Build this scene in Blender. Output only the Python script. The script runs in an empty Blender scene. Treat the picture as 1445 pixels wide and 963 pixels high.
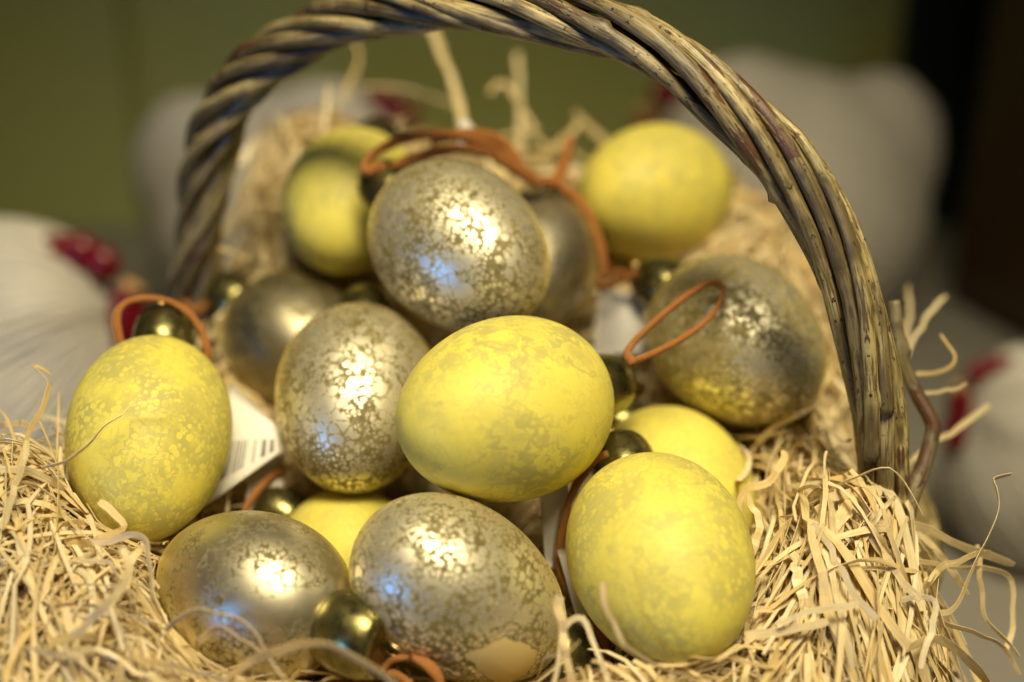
import bpy, math, random
import numpy as np
from mathutils import Vector, Matrix

random.seed(7)
rng = np.random.default_rng(11)
sc = bpy.context.scene
col = sc.collection
S = 0.01                                   # everything below is written in centimetres

# ------------------------------------------------------------------ camera
PITCH = math.radians(25)
CAM = np.array([0.0, 0.0, 44.5])
RT = np.array([1.0, 0, 0])
FW = np.array([0, math.cos(PITCH), -math.sin(PITCH)])
UP = np.array([0, math.sin(PITCH), math.cos(PITCH)])
K36 = 0.72 / 1445.0
def P(px, py, d):
    return CAM + FW * d + RT * ((px - 722.5) * K36 * d) - UP * ((py - 481.5) * K36 * d)

cd = bpy.data.cameras.new('camera')
cd.lens = 50; cd.sensor_width = 36; cd.sensor_fit = 'HORIZONTAL'
cd.clip_start = 0.01; cd.clip_end = 50
cd.dof.use_dof = True; cd.dof.focus_distance = 0.458; cd.dof.aperture_fstop = 2.8
cam = bpy.data.objects.new('camera', cd); col.objects.link(cam)
cam.location = CAM * S; cam.rotation_euler = (math.pi / 2 - PITCH, 0, 0)
sc.camera = cam

# ------------------------------------------------------------------ light
w = bpy.data.worlds.new('World'); sc.world = w; w.use_nodes = True
bg = w.node_tree.nodes['Background']
bg.inputs[0].default_value = (1.0, 0.76, 0.32, 1); bg.inputs[1].default_value = 0.014

def area(name, loc, target, size, power, color, size_y=None, spread=180):
    l = bpy.data.lights.new(name, 'AREA')
    l.shape = 'ELLIPSE' if size_y is None else 'RECTANGLE'
    l.size = size * S; l.size_y = (size_y or size) * S
    l.energy = power; l.color = color; l.spread = math.radians(spread)
    o = bpy.data.objects.new(name, l); col.objects.link(o)
    o.location = Vector(loc) * S
    o.rotation_euler = (Vector(target) - Vector(loc)).to_track_quat('-Z', 'Y').to_euler()
    return o
def strip(name, a, b, target, depth, power, color, spread):
    """a long ceiling panel from a to b, facing the target"""
    a, b, target = Vector(a), Vector(b), Vector(target)
    o = area(name, (a + b) / 2, target, (b - a).length, power, color, size_y=depth, spread=spread)
    z = ((a + b) / 2 - target).normalized(); x = (b - a); x = (x - z * x.dot(z)).normalized(); y = z.cross(x)
    o.rotation_euler = Matrix((x, y, z)).transposed().to_euler()
    return o
strip('ceiling_panel', (-20, 18, 130), (40, -8, 118), (0, 44, 20), 34, 2.75, (1.0, 0.865, 0.56), 60)
area('ceiling_spot', (18, 0, 126), (0, 44, 20), 14, .24, (1.0, 0.84, 0.54), spread=60)
area('window_light', (-90, -44, 22), (0, 44, 20), 26, .46, (0.09, 0.34, 1.0), size_y=38, spread=64)

vs = sc.view_settings
vs.view_transform = 'Standard'; vs.look = 'None'; vs.exposure = 0.0; vs.gamma = 1.0; vs.use_curve_mapping = False
sc.render.engine = 'CYCLES'
sc.cycles.use_denoising = True
sc.cycles.max_bounces = 8; sc.cycles.diffuse_bounces = 4; sc.cycles.glossy_bounces = 4
sc.cycles.sample_clamp_indirect = 6

# ------------------------------------------------------------------ node helpers
class NT:
    def __init__(s, name):
        s.m = bpy.data.materials.new(name); s.m.use_nodes = True
        s.t = s.m.node_tree; s.t.nodes.clear()
        s.out = s.t.nodes.new('ShaderNodeOutputMaterial')
    def n(s, typ, ins=None, **kw):
        nd = s.t.nodes.new(typ)
        for k, v in kw.items(): setattr(nd, k, v)
        for k, v in (ins or {}).items():
            sk = nd.inputs[k]
            if isinstance(v, bpy.types.NodeSocket): s.t.links.new(v, sk)
            elif isinstance(v, (tuple, list)) and len(v) == 3 and sk.type == 'RGBA': sk.default_value = (*v, 1)
            else: sk.default_value = v
        return nd
    def math(s, op, a, b=0.0, c=0.0, clamp=False):
        nd = s.n('ShaderNodeMath', {0: a, 1: b, 2: c}, operation=op); nd.use_clamp = clamp
        return nd.outputs[0]
    def vmath(s, op, a, b=(0, 0, 0)):
        nd = s.n('ShaderNodeVectorMath', {0: a, 1: b}, operation=op)
        return nd.outputs['Value'] if op in ('DOT_PRODUCT', 'LENGTH', 'DISTANCE') else nd.outputs[0]
    def noise(s, vec, scale, detail=3, rough=.55, out='Fac', dist=0.0):
        return s.n('ShaderNodeTexNoise', {'Vector': vec, 'Scale': scale, 'Detail': detail, 'Roughness': rough, 'Distortion': dist}).outputs[out]
    def ramp(s, v, lo, hi, a=0.0, b=1.0, smooth=True):
        return s.n('ShaderNodeMapRange', {0: v, 1: lo, 2: hi, 3: a, 4: b}, interpolation_type='SMOOTHSTEP' if smooth else 'LINEAR').outputs[0]
    def mix(s, f, a, b):
        nd = s.n('ShaderNodeMix', data_type='RGBA')
        for i, v in ((0, f), (6, a), (7, b)):
            sk = nd.inputs[i]
            if isinstance(v, bpy.types.NodeSocket): s.t.links.new(v, sk)
            elif i == 0: sk.default_value = v
            else: sk.default_value = (*v, 1)
        return nd.outputs[2]
    def mixf(s, f, a, b):
        nd = s.n('ShaderNodeMix', {0: f, 2: a, 3: b}, data_type='FLOAT'); return nd.outputs[0]
    def bump(s, h, strength, dist):
        return s.n('ShaderNodeBump', {'Height': h, 'Strength': strength, 'Distance': dist}).outputs[0]
    def bsdf(s, **kw):
        ins = {k.replace('_', ' '): v for k, v in kw.items()}
        nd = s.n('ShaderNodeBsdfPrincipled', ins); return nd
    def done(s, sock):
        s.t.links.new(sock, s.out.inputs[0]); return s.m
    def cm(s, off=(0, 0, 0)):
        tc = s.n('ShaderNodeTexCoord').outputs['Object']
        return s.n('ShaderNodeMapping', {'Vector': tc, 'Scale': (100, 100, 100), 'Location': off}).outputs[0]

def blob_mask(t, co, scale, w, r, soft):
    """rounded, uneven droplets with dark joints; returns 0..1"""
    e = t.n('ShaderNodeTexVoronoi', {'Vector': co, 'Scale': scale}, feature='DISTANCE_TO_EDGE').outputs['Distance']
    f = t.n('ShaderNodeTexVoronoi', {'Vector': co, 'Scale': scale}, feature='F1').outputs['Distance']
    m = t.math('MINIMUM', t.math('SUBTRACT', e, w), t.math('SUBTRACT', r, f))
    return t.ramp(m, -soft, soft)

def silver_material(name, off, fill=0.0, fine=1.0, dark=0.0, patch=None, lift=1.0):
    t = NT(name)
    co = t.cm(off)
    wn = t.noise(co, 2.2, 2, .5, 'Color')
    wv = t.n('ShaderNodeVectorMath', {0: t.vmath('SUBTRACT', wn, (.5, .5, .5)), 'Scale': .20}, operation='SCALE').outputs[0]
    co2 = t.vmath('ADD', co, wv)
    cover = t.noise(co, .45, 2, .5)                                   # where droplets run together
    c1 = t.ramp(cover, .36 - fill, .62 - fill, 1, 0, False)
    def drops(scale, w0, w1, r0, r1, soft):
        e = t.n('ShaderNodeTexVoronoi', {'Vector': co2, 'Scale': scale}, feature='DISTANCE_TO_EDGE').outputs['Distance']
        v = t.n('ShaderNodeTexVoronoi', {'Vector': co2, 'Scale': scale}, feature='F1')
        rn = t.n('ShaderNodeSeparateColor', {0: v.outputs['Color']}).outputs[0]
        r = t.math('ADD', t.math('MULTIPLY_ADD', rn, .30, r0), t.math('MULTIPLY', c1, r1))
        q = t.math('MINIMUM', t.math('SUBTRACT', e, t.math('MULTIPLY_ADD', c1, w1, w0)), t.math('SUBTRACT', r, v.outputs['Distance']))
        return t.ramp(q, -soft, soft)
    big = drops(1.75 * fine, .020, .05, .54, -.20, .016)
    mid = drops(3.1 * fine, .028, .06, .50, -.20, .024)
    fin = drops(5.6 * fine, .036, .08, .48, -.18, .04)
    m = t.mixf(t.ramp(t.noise(co, .85, 3), .495, .515), mid, big)
    m = t.mixf(t.ramp(t.noise(t.vmath('ADD', co, (9, 4, 2)), .75, 3), .53, .56), m, fin)
    m = t.math('MAXIMUM', m, t.math('MULTIPLY', fin, .45))
    # thin places where the film has run together
    m = t.math('MAXIMUM', m, t.ramp(t.noise(co2, .7, 4, .6), .60 - fill, .66 - fill))
    m = t.math('MULTIPLY', m, t.ramp(t.noise(co2, 2.6, 4, .6), .28, .36, .5, 1))
    pitted = t.ramp(t.noise(co2, 3.0, 4, .65), .38, .64)
    colr = t.mix(t.noise(co, .8, 3), (.92, .88, .72), (.84, .78, .58))
    grnd = t.mix(pitted, tuple(lift * c for c in (.140, .116, .046)), tuple(lift * c for c in (.245, .205, .088)))
    base = t.mix(m, grnd, colr)
    metal = t.mixf(m, .35 if dark else .10, .99 if dark else .84)
    rough = t.mixf(m, .55, t.math('MULTIPLY_ADD', t.noise(co, 2.5, 3), .08, .385))
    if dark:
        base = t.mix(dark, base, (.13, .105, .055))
    if patch is not None:                                              # an unsilvered window: convex polygon round a point
        pm = None
        for nx, ny, nz, dd in patch:
            q = t.math('SUBTRACT', dd, t.vmath('DOT_PRODUCT', t.vmath('ADD', co, tuple(-v for v in off)), (nx, ny, nz)))
            q = t.math('ADD', q, t.math('MULTIPLY_ADD', t.noise(co, 2.4, 4, .6), .42, -.21))
            pm = q if pm is None else t.math('MINIMUM', pm, q)
        p_ = t.ramp(pm, -.012, .012)
        rim = t.math('MULTIPLY', t.ramp(pm, -.06, -.01), t.math('SUBTRACT', 1.0, p_))
        base = t.mix(rim, base, (.10, .08, .03))
        base = t.mix(p_, base, (.70, .56, .25))
        metal = t.mixf(p_, metal, 0.0); rough = t.mixf(p_, rough, .38)
    b = t.bsdf(Base_Color=base, Metallic=metal, Roughness=rough, Coat_Weight=.12, Coat_Roughness=.42, Specular_IOR_Level=.35, Sheen_Weight=.45, Sheen_Roughness=.42, Sheen_Tint=(.95, .70, .10, 1),
               Coat_Tint=(.95, .80, .30, 1), Coat_IOR=1.45,
               Normal=t.bump(t.noise(co, 14, 2), .05, .0004))
    return t.done(b.outputs[0])

def yellow_material(name, off, net=1.0, fine=1.0, cloud=.5, drop=.5):
    t = NT(name)
    co = t.cm(off)
    wn = t.noise(co, 1.1, 4, .62, 'Color')
    wv = t.n('ShaderNodeVectorMath', {0: t.vmath('SUBTRACT', wn, (.5, .5, .5)), 'Scale': .9}, operation='SCALE').outputs[0]
    co2 = t.vmath('ADD', co, wv)
    reg = t.ramp(t.noise(co, .40, 2, .5), .34, .60)                    # denser and cleaner areas
    def vein(scale, w, seed):
        n = t.noise(t.vmath('ADD', co2, (seed, seed, 0)), scale, 3.5, .55)
        a = t.math('ABSOLUTE', t.math('SUBTRACT', n, .5))
        return t.ramp(a, t.math('MULTIPLY', reg, w * .25), t.math('MULTIPLY_ADD', reg, w, w * .35), 1, 0)
    wisp = t.math('MAXIMUM', vein(1.0 * fine, .055, 0), t.math('MULTIPLY', vein(2.1 * fine, .05, 5), .8))
    smoke = t.ramp(t.noise(co2, 1.0 * fine, 4, .55), .44, .70)
    e = t.n('ShaderNodeTexVoronoi', {'Vector': t.vmath('ADD', co, t.n('ShaderNodeVectorMath', {0: t.vmath('SUBTRACT', wn, (.5, .5, .5)), 'Scale': .3}, operation='SCALE').outputs[0]), 'Scale': 3.6 * fine}, feature='F1')
    rn = t.n('ShaderNodeSeparateColor', {0: e.outputs['Color']}).outputs[1]
    dr = t.ramp(t.math('SUBTRACT', t.math('MULTIPLY_ADD', rn, .34, .26), e.outputs['Distance']), -.09, .06)
    net_ = t.math('SUBTRACT', 1.0, dr)
    dk = t.math('MAXIMUM', t.math('MULTIPLY', wisp, t.math('MULTIPLY_ADD', reg, .6, .25)), t.math('MULTIPLY', t.math('MULTIPLY', smoke, reg), cloud))
    dk = t.math('MAXIMUM', dk, t.math('MULTIPLY', net_, t.math('MULTIPLY', t.ramp(t.noise(co, .55, 3), .42, .62), drop)))
    m = t.math('SUBTRACT', 1.0, t.math('MULTIPLY', dk, net))
    pale = t.mix(t.noise(co, .5, 3), (.76, .68, .155), (.71, .605, .085))
    oliv = t.mix(t.noise(co, 2.0, 3), (.325, .305, .125), (.41, .375, .125))
    base = t.mix(m, oliv, pale)
    sp = t.ramp(t.noise(co, 9, 3, .6), .27, .23)
    base = t.mix(t.math('MULTIPLY', sp, .5), base, (.30, .24, .06))
    b = t.bsdf(Base_Color=base, Roughness=.58, Subsurface_Weight=.30, Subsurface_Scale=.005, Specular_IOR_Level=.35,
               Coat_Weight=.08, Coat_Roughness=.40, Coat_Tint=(1, .9, .45, 1),
               Normal=t.bump(t.noise(co, 14, 2), .06, .0004))
    b.inputs['Subsurface Radius'].default_value = (1, .75, .2)
    return t.done(b.outputs[0])

def simple(name, color, rough=.5, metallic=0.0, var=.25, scale=3.0, bump=0.0, bscale=20, **kw):
    t = NT(name); co = t.cm()
    dk = tuple(c * (1 - var) for c in color)
    base = t.mix(t.noise(co, scale, 4, .6), dk, tuple(min(1, c * (1 + var * .5)) for c in color))
    ins = dict(Base_Color=base, Roughness=t.ramp(t.noise(co, scale * 2, 3), .3, .7, rough * .8, min(1, rough * 1.2)), Metallic=metallic)
    if bump: ins['Normal'] = t.bump(t.noise(co, bscale, 4, .6), bump, .001)
    ins.update(kw)
    return t.done(t.bsdf(**ins).outputs[0])

M = {}
def cap_mat():
    t = NT('bronze_cap'); co = t.cm()
    n1 = t.noise(co, 2.2, 4, .6)
    base = t.mix(n1, (.11, .105, .036), (.33, .29, .115))
    base = t.mix(t.ramp(t.noise(co, 16, 3, .7), .66, .74), base, (.45, .36, .16))
    return t.done(t.bsdf(Base_Color=base, Metallic=.9, Roughness=t.ramp(n1, .3, .7, .20, .36),
                         Normal=t.bump(t.noise(co, 9, 3), .12, .0006)).outputs[0])
M['cap'] = cap_mat()
M['gold'] = simple('gold_wire', (.62, .43, .16), .22, 1.0, .1)
def cord_mat():
    t = NT('suede_cord'); co = t.cm()
    base = t.mix(t.noise(co, 3, 4), (.33, .11, .013), (.47, .18, .027))
    return t.done(t.bsdf(Base_Color=base, Roughness=.8, Sheen_Weight=.08, Sheen_Roughness=.5,
                         Normal=t.bump(t.noise(co, 26, 5, .7), .8, .0010)).outputs[0])
M['cord'] = cord_mat()
def tag_mat(barcode):
    t = NT('paper_tag_print' if barcode else 'paper_tag')
    uv = t.n('ShaderNodeTexCoord').outputs['UV']
    s = t.n('ShaderNodeSeparateXYZ', {0: uv})
    u, v = s.outputs[0], s.outputs[1]
    base = (.66, .62, .56)
    if barcode:
        wn = t.n('ShaderNodeTexWhiteNoise', {'W': t.math('FLOOR', t.math('MULTIPLY', u, 44))}, noise_dimensions='1D').outputs['Value']
        bar = t.math('GREATER_THAN', wn, .52)
        box = t.math('MULTIPLY', t.math('MULTIPLY', t.math('GREATER_THAN', u, .12), t.math('LESS_THAN', u, .88)),
                     t.math('MULTIPLY', t.math('GREATER_THAN', v, .16), t.math('LESS_THAN', v, .52)))
        base = t.mix(t.math('MULTIPLY', bar, box), base, (.07, .065, .06))
    return t.done(t.bsdf(Base_Color=base, Roughness=.42).outputs[0])
M['tag'] = tag_mat(False); M['tag_print'] = tag_mat(True)

def straw_mat(name, tint=(1, 1, 1)):
    t = NT(name)
    uv = t.n('ShaderNodeTexCoord').outputs['UV']
    rnd = t.math('FRACT', t.math('ADD', t.n('ShaderNodeNewGeometry').outputs['Random Per Island'], t.n('ShaderNodeObjectInfo').outputs['Random']))
    sv = t.n('ShaderNodeCombineXYZ', {2: t.math('MULTIPLY', rnd, 90)}).outputs[0]
    mp = t.n('ShaderNodeMapping', {'Vector': uv, 'Scale': (1.2, 22, 1)}).outputs[0]
    g = t.noise(t.vmath('ADD', mp, sv), 1.0, 3, .6)
    a = t.mix(rnd, (.84, .67, .32), (.95, .87, .60))
    base = t.mix(t.ramp(g, .35, .62), t.mix(.45, a, (.66, .44, .12)), a)
    b = t.bsdf(Base_Color=base, Roughness=.38, Specular_IOR_Level=.5, Normal=t.bump(g, .5, .0005))
    tr = t.n('ShaderNodeBsdfTranslucent', {'Color': t.mix(.35, base, (.85, .55, .18))})
    mx = t.n('ShaderNodeMixShader', {0: .26, 1: b.outputs[0], 2: tr.outputs[0]})
    return t.done(mx.outputs[0])
M['straw'] = straw_mat('wood_wool_ribbon')
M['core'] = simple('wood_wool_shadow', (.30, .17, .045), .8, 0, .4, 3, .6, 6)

def bark_mat(name, pale, grey, brown, patch):
    t = NT(name)
    uv = t.n('ShaderNodeTexCoord').outputs['UV']
    rn = t.math('MULTIPLY', t.n('ShaderNodeObjectInfo').outputs['Random'], 57)
    off = t.n('ShaderNodeCombineXYZ', {2: rn}).outputs[0]
    def nz(sx, sy, detail=3, rough=.6, dist=0.0):
        mp = t.n('ShaderNodeMapping', {'Vector': uv, 'Scale': (sx, sy, 1)}).outputs[0]
        return t.noise(t.vmath('ADD', mp, off), 1.0, detail, rough, 'Fac', dist)
    streak = nz(.9, 11, 4, .65)
    tone = nz(.22, .9, 3)
    base = t.mix(t.ramp(streak, .38, .60), grey, pale)
    base = t.mix(t.ramp(tone, .45, .66), base, t.mix(.5, grey, (.11, .085, .04)))
    pt = t.ramp(nz(.42, 1.6, 5, .55, .6), patch, patch + .025)
    base = t.mix(pt, base, t.mix(streak, tuple(c * .55 for c in brown), brown))
    grime = t.ramp(nz(1.5, 5.0, 5, .7), .59, .68)
    base = t.mix(t.math('MULTIPLY', grime, .8), base, (.07, .052, .03))
    fl = t.ramp(nz(3.6, 7.5, 3, .6), .64, .665)
    base = t.mix(fl, base, (.022, .016, .010))
    h = t.math('ADD', t.math('MULTIPLY', streak, .5), t.math('MULTIPLY', pt, .35))
    h = t.math('SUBTRACT', h, t.math('MULTIPLY', grime, .4))
    return t.done(t.bsdf(Base_Color=base, Roughness=.40, Specular_IOR_Level=.5, Normal=t.bump(h, .6, .0010)).outputs[0])
M['bark'] = bark_mat('willow_bark', (.48, .385, .17), (.125, .088, .035), (.14, .062, .024), .62)
M['bark_mid'] = bark_mat('willow_bark_brown', (.29, .225, .10), (.075, .053, .022), (.12, .055, .023), .57)
M['core_shade'] = bark_mat('willow_core_shade', (.06, .045, .022), (.03, .022, .012), (.04, .02, .01), .6)  # near-black colour stands in for the shade in the gaps between handle rods
M['bark_dark'] = bark_mat('willow_bark_aged', (.25, .20, .10), (.12, .095, .05), (.12, .055, .024), .56)

# ------------------------------------------------------------------ mesh helpers
def link_obj(name, data, parent=None):
    o = bpy.data.objects.new(name, data); col.objects.link(o)
    if parent is not None: o.parent = parent
    return o
def tag(o, label=None, cat=None, group=None, kind=None):
    for k, v in (('label', label), ('category', cat), ('group', group), ('kind', kind)):
        if v is not None: o[k] = v
    return o
def empty(name, loc, rot=None):
    o = bpy.data.objects.new(name, None); col.objects.link(o)
    o.empty_display_size = .01
    o.location = Vector(loc) * S
    if rot is not None: o.rotation_mode = 'QUATERNION'; o.rotation_quaternion = rot
    return o
def mk(name, V, Fc, mat, parent=None, uv=None, smooth=True):
    """V in cm, in the parent's local space"""
    me = bpy.data.meshes.new(name)
    V = np.asarray(V, float) * S
    me.from_pydata(V.tolist(), [], [tuple(int(i) for i in f) for f in Fc])
    if smooth: me.polygons.foreach_set('use_smooth', [True] * len(me.polygons))
    if uv is not None:
        ul = me.uv_layers.new(name='UVMap')
        idx = np.empty(len(me.loops), dtype=np.int32); me.loops.foreach_get('vertex_index', idx)
        ul.data.foreach_set('uv', np.asarray(uv, np.float32)[idx].ravel())
    me.materials.append(mat); me.update()
    return link_obj(name, me, parent)
def spline(pts, n):
    """Catmull-Rom through pts, n samples, roughly even"""
    p = np.asarray(pts, float)
    p = np.vstack([2 * p[0] - p[1], p, 2 * p[-1] - p[-2]])
    out = []
    m = len(p) - 3
    dens = 24
    for i in range(m):
        a, b, c, d = p[i:i + 4]
        for k in range(dens):
            u = k / dens
            out.append(.5 * ((2 * b) + (-a + c) * u + (2 * a - 5 * b + 4 * c - d) * u * u + (-a + 3 * b - 3 * c + d) * u ** 3))
    out.append(p[-2]); out = np.array(out)
    s = np.r_[0, np.cumsum(np.linalg.norm(np.diff(out, axis=0), axis=1))]
    q = np.linspace(0, s[-1], n)
    return np.stack([np.interp(q, s, out[:, k]) for k in range(p.shape[1])], 1)
def frames(pts):
    T = np.gradient(pts, axis=0); T /= np.linalg.norm(T, axis=1)[:, None] + 1e-9
    ref = np.array([.13, .21, .97])
    n = np.cross(T[0], ref); n /= np.linalg.norm(n)
    N = [n]
    for i in range(1, len(pts)):
        n = N[-1] - T[i] * (N[-1] @ T[i]); n /= np.linalg.norm(n) + 1e-9; N.append(n)
    N = np.array(N); B = np.cross(T, N)
    return T, N, B
def tube_geo(pts, rad, sides=10, flat=1.0, lump=None):
    pts = np.asarray(pts, float); n = len(pts)
    rad = np.broadcast_to(np.asarray(rad, float), (n,))
    T, N, B = frames(pts)
    s = np.r_[0, np.cumsum(np.linalg.norm(np.diff(pts, axis=0), axis=1))]
    th = np.linspace(0, 2 * np.pi, sides, endpoint=False)
    V = []; UV = []
    for i in range(n):
        r = np.full(sides, rad[i])
        if lump is not None: r = r * lump(s[i], th)
        V.append(pts[i] + np.outer(np.cos(th) * r, N[i]) + np.outer(np.sin(th) * r * flat, B[i]))
        UV.append(np.stack([np.full(sides, s[i]), np.abs(th - np.pi) * rad.mean() * 1.0], 1))
    V = np.vstack(V); UV = np.vstack(UV); F = []
    for i in range(n - 1):
        for k in range(sides):
            a = i * sides + k; b = i * sides + (k + 1) % sides
            F.append((a, b, b + sides, a + sides))
    F.append(tuple(range(sides))[::-1]); F.append(tuple((n - 1) * sides + k for k in range(sides)))
    return V, F, UV
def lathe_geo(prof, sides=48):
    V = []; F = []
    th = np.linspace(0, 2 * np.pi, sides, endpoint=False)
    for r, z in prof:
        V += [(r * math.cos(a), r * math.sin(a), z) for a in th]
    for i in range(len(prof) - 1):
        for k in range(sides):
            a = i * sides + k; b = i * sides + (k + 1) % sides
            F.append((a, b, b + sides, a + sides))
    F.append(tuple(range(sides))[::-1]); F.append(tuple((len(prof) - 1) * sides + k for k in range(sides)))
    return V, F
def box_geo(c, h):
    V = [(c[0] + sx * h[0], c[1] + sy * h[1], c[2] + sz * h[2]) for sx in (-1, 1) for sy in (-1, 1) for sz in (-1, 1)]
    F = [(0, 1, 3, 2), (4, 6, 7, 5), (0, 4, 5, 1), (2, 3, 7, 6), (0, 2, 6, 4), (1, 5, 7, 3)]
    return V, F

# ------------------------------------------------------------------ setting: table and wall
def table_mat():
    t = NT('grey_table'); co = t.cm()
    mp = t.n('ShaderNodeMapping', {'Vector': co, 'Scale': (.12, 2.2, 1)}).outputs[0]
    g = t.noise(mp, 1.0, 5, .65)
    base = t.mix(g, (.22, .205, .175), (.36, .335, .285))
    return t.done(t.bsdf(Base_Color=base, Roughness=.6, Normal=t.bump(g, .3, .002)).outputs[0])
V, F = box_geo((0, 30, -1.5), (110, 89.8, 1.5))
tag(mk('table', V, F, table_mat(), smooth=False), kind='structure')
wall_mat = simple('olive_wall_paint', (.54, .57, .19), .6, 0, .12, .06, .15, 2)
V, F = box_geo((-20, 122.5, 30), (150, 1, 60))
wall = mk('wall', V, F, wall_mat, smooth=False); tag(wall, kind='structure')
teal = simple('dark_teal', (.022, .040, .028), .5, 0, .15, .06)  # darker, teal colour of the rightmost wall panel
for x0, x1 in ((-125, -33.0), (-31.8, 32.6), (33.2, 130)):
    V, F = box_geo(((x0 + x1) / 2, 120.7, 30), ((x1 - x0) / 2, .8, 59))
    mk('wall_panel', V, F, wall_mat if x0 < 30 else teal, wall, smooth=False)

# dark wooden cabinet at the right
cabm = simple('dark_brown_wood', (.050, .024, .010), .45, 0, .4, .25, .2, 3)
cab = empty('wooden_cabinet', (34.3, 102.1, 0))
tag(cab, 'dark brown wooden cabinet at the far right behind the hens', 'cabinet')
cab.rotation_euler = (0, 0, math.atan2(-7.7, 3.3) + math.pi / 2)
V, F = box_geo((20, -30.3, 30), (18.8, 30, 29.8)); mk('body', V, F, cabm, cab, smooth=False)
for k in range(4):
    V, F = box_geo((.6, -53 + 15.2 * k, 30), (.6, 7.4, 29)); mk('side_board', V, F, cabm, cab, smooth=False)

# ------------------------------------------------------------------ hens
def hen_mats():
    t = NT('white_feather_paint'); co = t.cm()
    g = t.noise(co, 1.5, 4)
    base = t.mix(g, (.45, .425, .38), (.62, .585, .52))
    a = t.done(t.bsdf(Base_Color=base, Roughness=.55).outputs[0])
    return a, simple('red_enamel', (.17, .003, .009), .25, 0, .3, 1.5), simple('horn_beak', (.45, .25, .08), .4)
HW, HR, HB = hen_mats()
def smax(vals, k=6.0):
    v = np.array(vals); m = v.max(0)
    return m + np.log(np.exp(k * (v - m)).sum(0)) / k
def ray_ellipsoid(D, c, r, o):
    """largest positive hit of o + s D with an ellipsoid; negative when missed"""
    r = np.array(r, float); oo = (o - np.array(c)) / r; dd = D / r
    A = (dd * dd).sum(-1); Bq = (dd * oo).sum(-1); Cq = (oo * oo).sum() - 1
    disc = Bq * Bq - A * Cq
    return np.where(disc > 0, (-Bq + np.sqrt(np.clip(disc, 0, None))) / A, -1)
def hen(loc, yaw, scale, label):
    h = empty('hen_figurine', loc); h.rotation_euler = (0, 0, yaw); h.scale = (scale,) * 3
    tag(h, label, 'hen', 'white hen figurines around the basket')
    o = np.array([0, 0, 10.0]); face = np.array([8.6, 0, 15.6])
    ax = (face - o) / np.linalg.norm(face - o)
    e1 = np.cross(ax, [0, 1, 0]); e1 /= np.linalg.norm(e1); e2 = np.cross(ax, e1)
    nt, nphi = 64, 288
    V = []
    th = np.linspace(.0, np.pi, nt); ph = np.linspace(0, 2 * np.pi, nphi, endpoint=False)
    TH, PH = np.meshgrid(th, ph, indexing='ij')
    D = np.cos(TH)[..., None] * ax + np.sin(TH)[..., None] * (np.cos(PH)[..., None] * e1 + np.sin(PH)[..., None] * e2)
    rr = smax([ray_ellipsoid(D, (-.5, 0, 9.0), (9.6, 8.4, 10.2), o),
               ray_ellipsoid(D, (2.6, 0, 13.6), (6.0, 5.4, 6.6), o),
               ray_ellipsoid(D, (-6.6, 0, 13.2), (4.6, 3.6, 5.6), o)], 3.0)
    amp = .028 * np.clip(np.sin(TH) * 2.2, 0, 1)
    rr = rr * (1 + amp * ((.6 + .4 * np.sin(7 * PH)) * np.sin(58 * PH + 1.2 * np.sin(5 * TH)) + .5 * np.sin(97 * PH + 2 * np.sin(3 * TH + 1))))
    V = o + rr[..., None] * D
    V[..., 2] = np.maximum(V[..., 2], .05)
    V = V.reshape(-1, 3); F = []
    for i in range(nt - 1):
        for k in range(nphi):
            a = i * nphi + k; b = i * nphi + (k + 1) % nphi
            F.append((a, b, b + nphi, a + nphi))
    mk('body', V, F, HW, h)
    def blob(name, parts, mat):
        V = []; F = []
        for c, r in parts:
            base = len(V); n1, n2 = 14, 20
            for i in range(n1 + 1):
                for k in range(n2):
                    a = math.pi * i / n1; b = 2 * math.pi * k / n2
                    V.append((c[0] + r[0] * math.sin(a) * math.cos(b), c[1] + r[1] * math.sin(a) * math.sin(b), c[2] + r[2] * math.cos(a)))
            for i in range(n1):
                for k in range(n2):
                    p = base + i * n2 + k; q = base + i * n2 + (k + 1) % n2
                    F.append((p, q, q + n2, p + n2))
        return mk(name, V, F, mat, h)
    blob('comb', [((8.1, 0, 18.35), (1.0, .75, 1.0)), ((7.0, 0, 18.9), (1.15, .8, 1.05)), ((5.9, 0, 19.1), (1.2, .7, .8))], HR)
    blob('wattle', [((9.2, .5, 15.2), (.9, .65, 2.1)), ((9.2, .6, 12.8), (1.0, .8, 1.9)), ((9.2, -.5, 15.2), (.9, .65, 2.1)), ((9.2, -.6, 12.8), (1.0, .8, 1.9))], HR)
    beak, bf = lathe_geo([(.5, 0), (.42, .4), (.22, .9), (.03, 1.2)], 14)
    b = np.array(beak); b = np.stack([9.2 + b[:, 2], b[:, 1], 17.2 + b[:, 0] - .15 * b[:, 2]], 1)
    mk('beak', b, bf, HB, h)
hen((-28.4, 67.5, 0), math.radians(-8), .97, 'white hen figurine with glossy red comb at the left edge of the picture')
hen((-15.0, 93, 0), math.radians(-12), 1.0, 'white hen figurine far behind the left end of the basket handle')
hen((18.6, 95.0, 0), math.radians(192), 1.05, 'white hen figurine with tail up far behind the right side of the handle')
hen((29.4, 67.5, 0), math.radians(186), .62, 'white hen figurine cut off by the right edge, red wattles towards basket')

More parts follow.
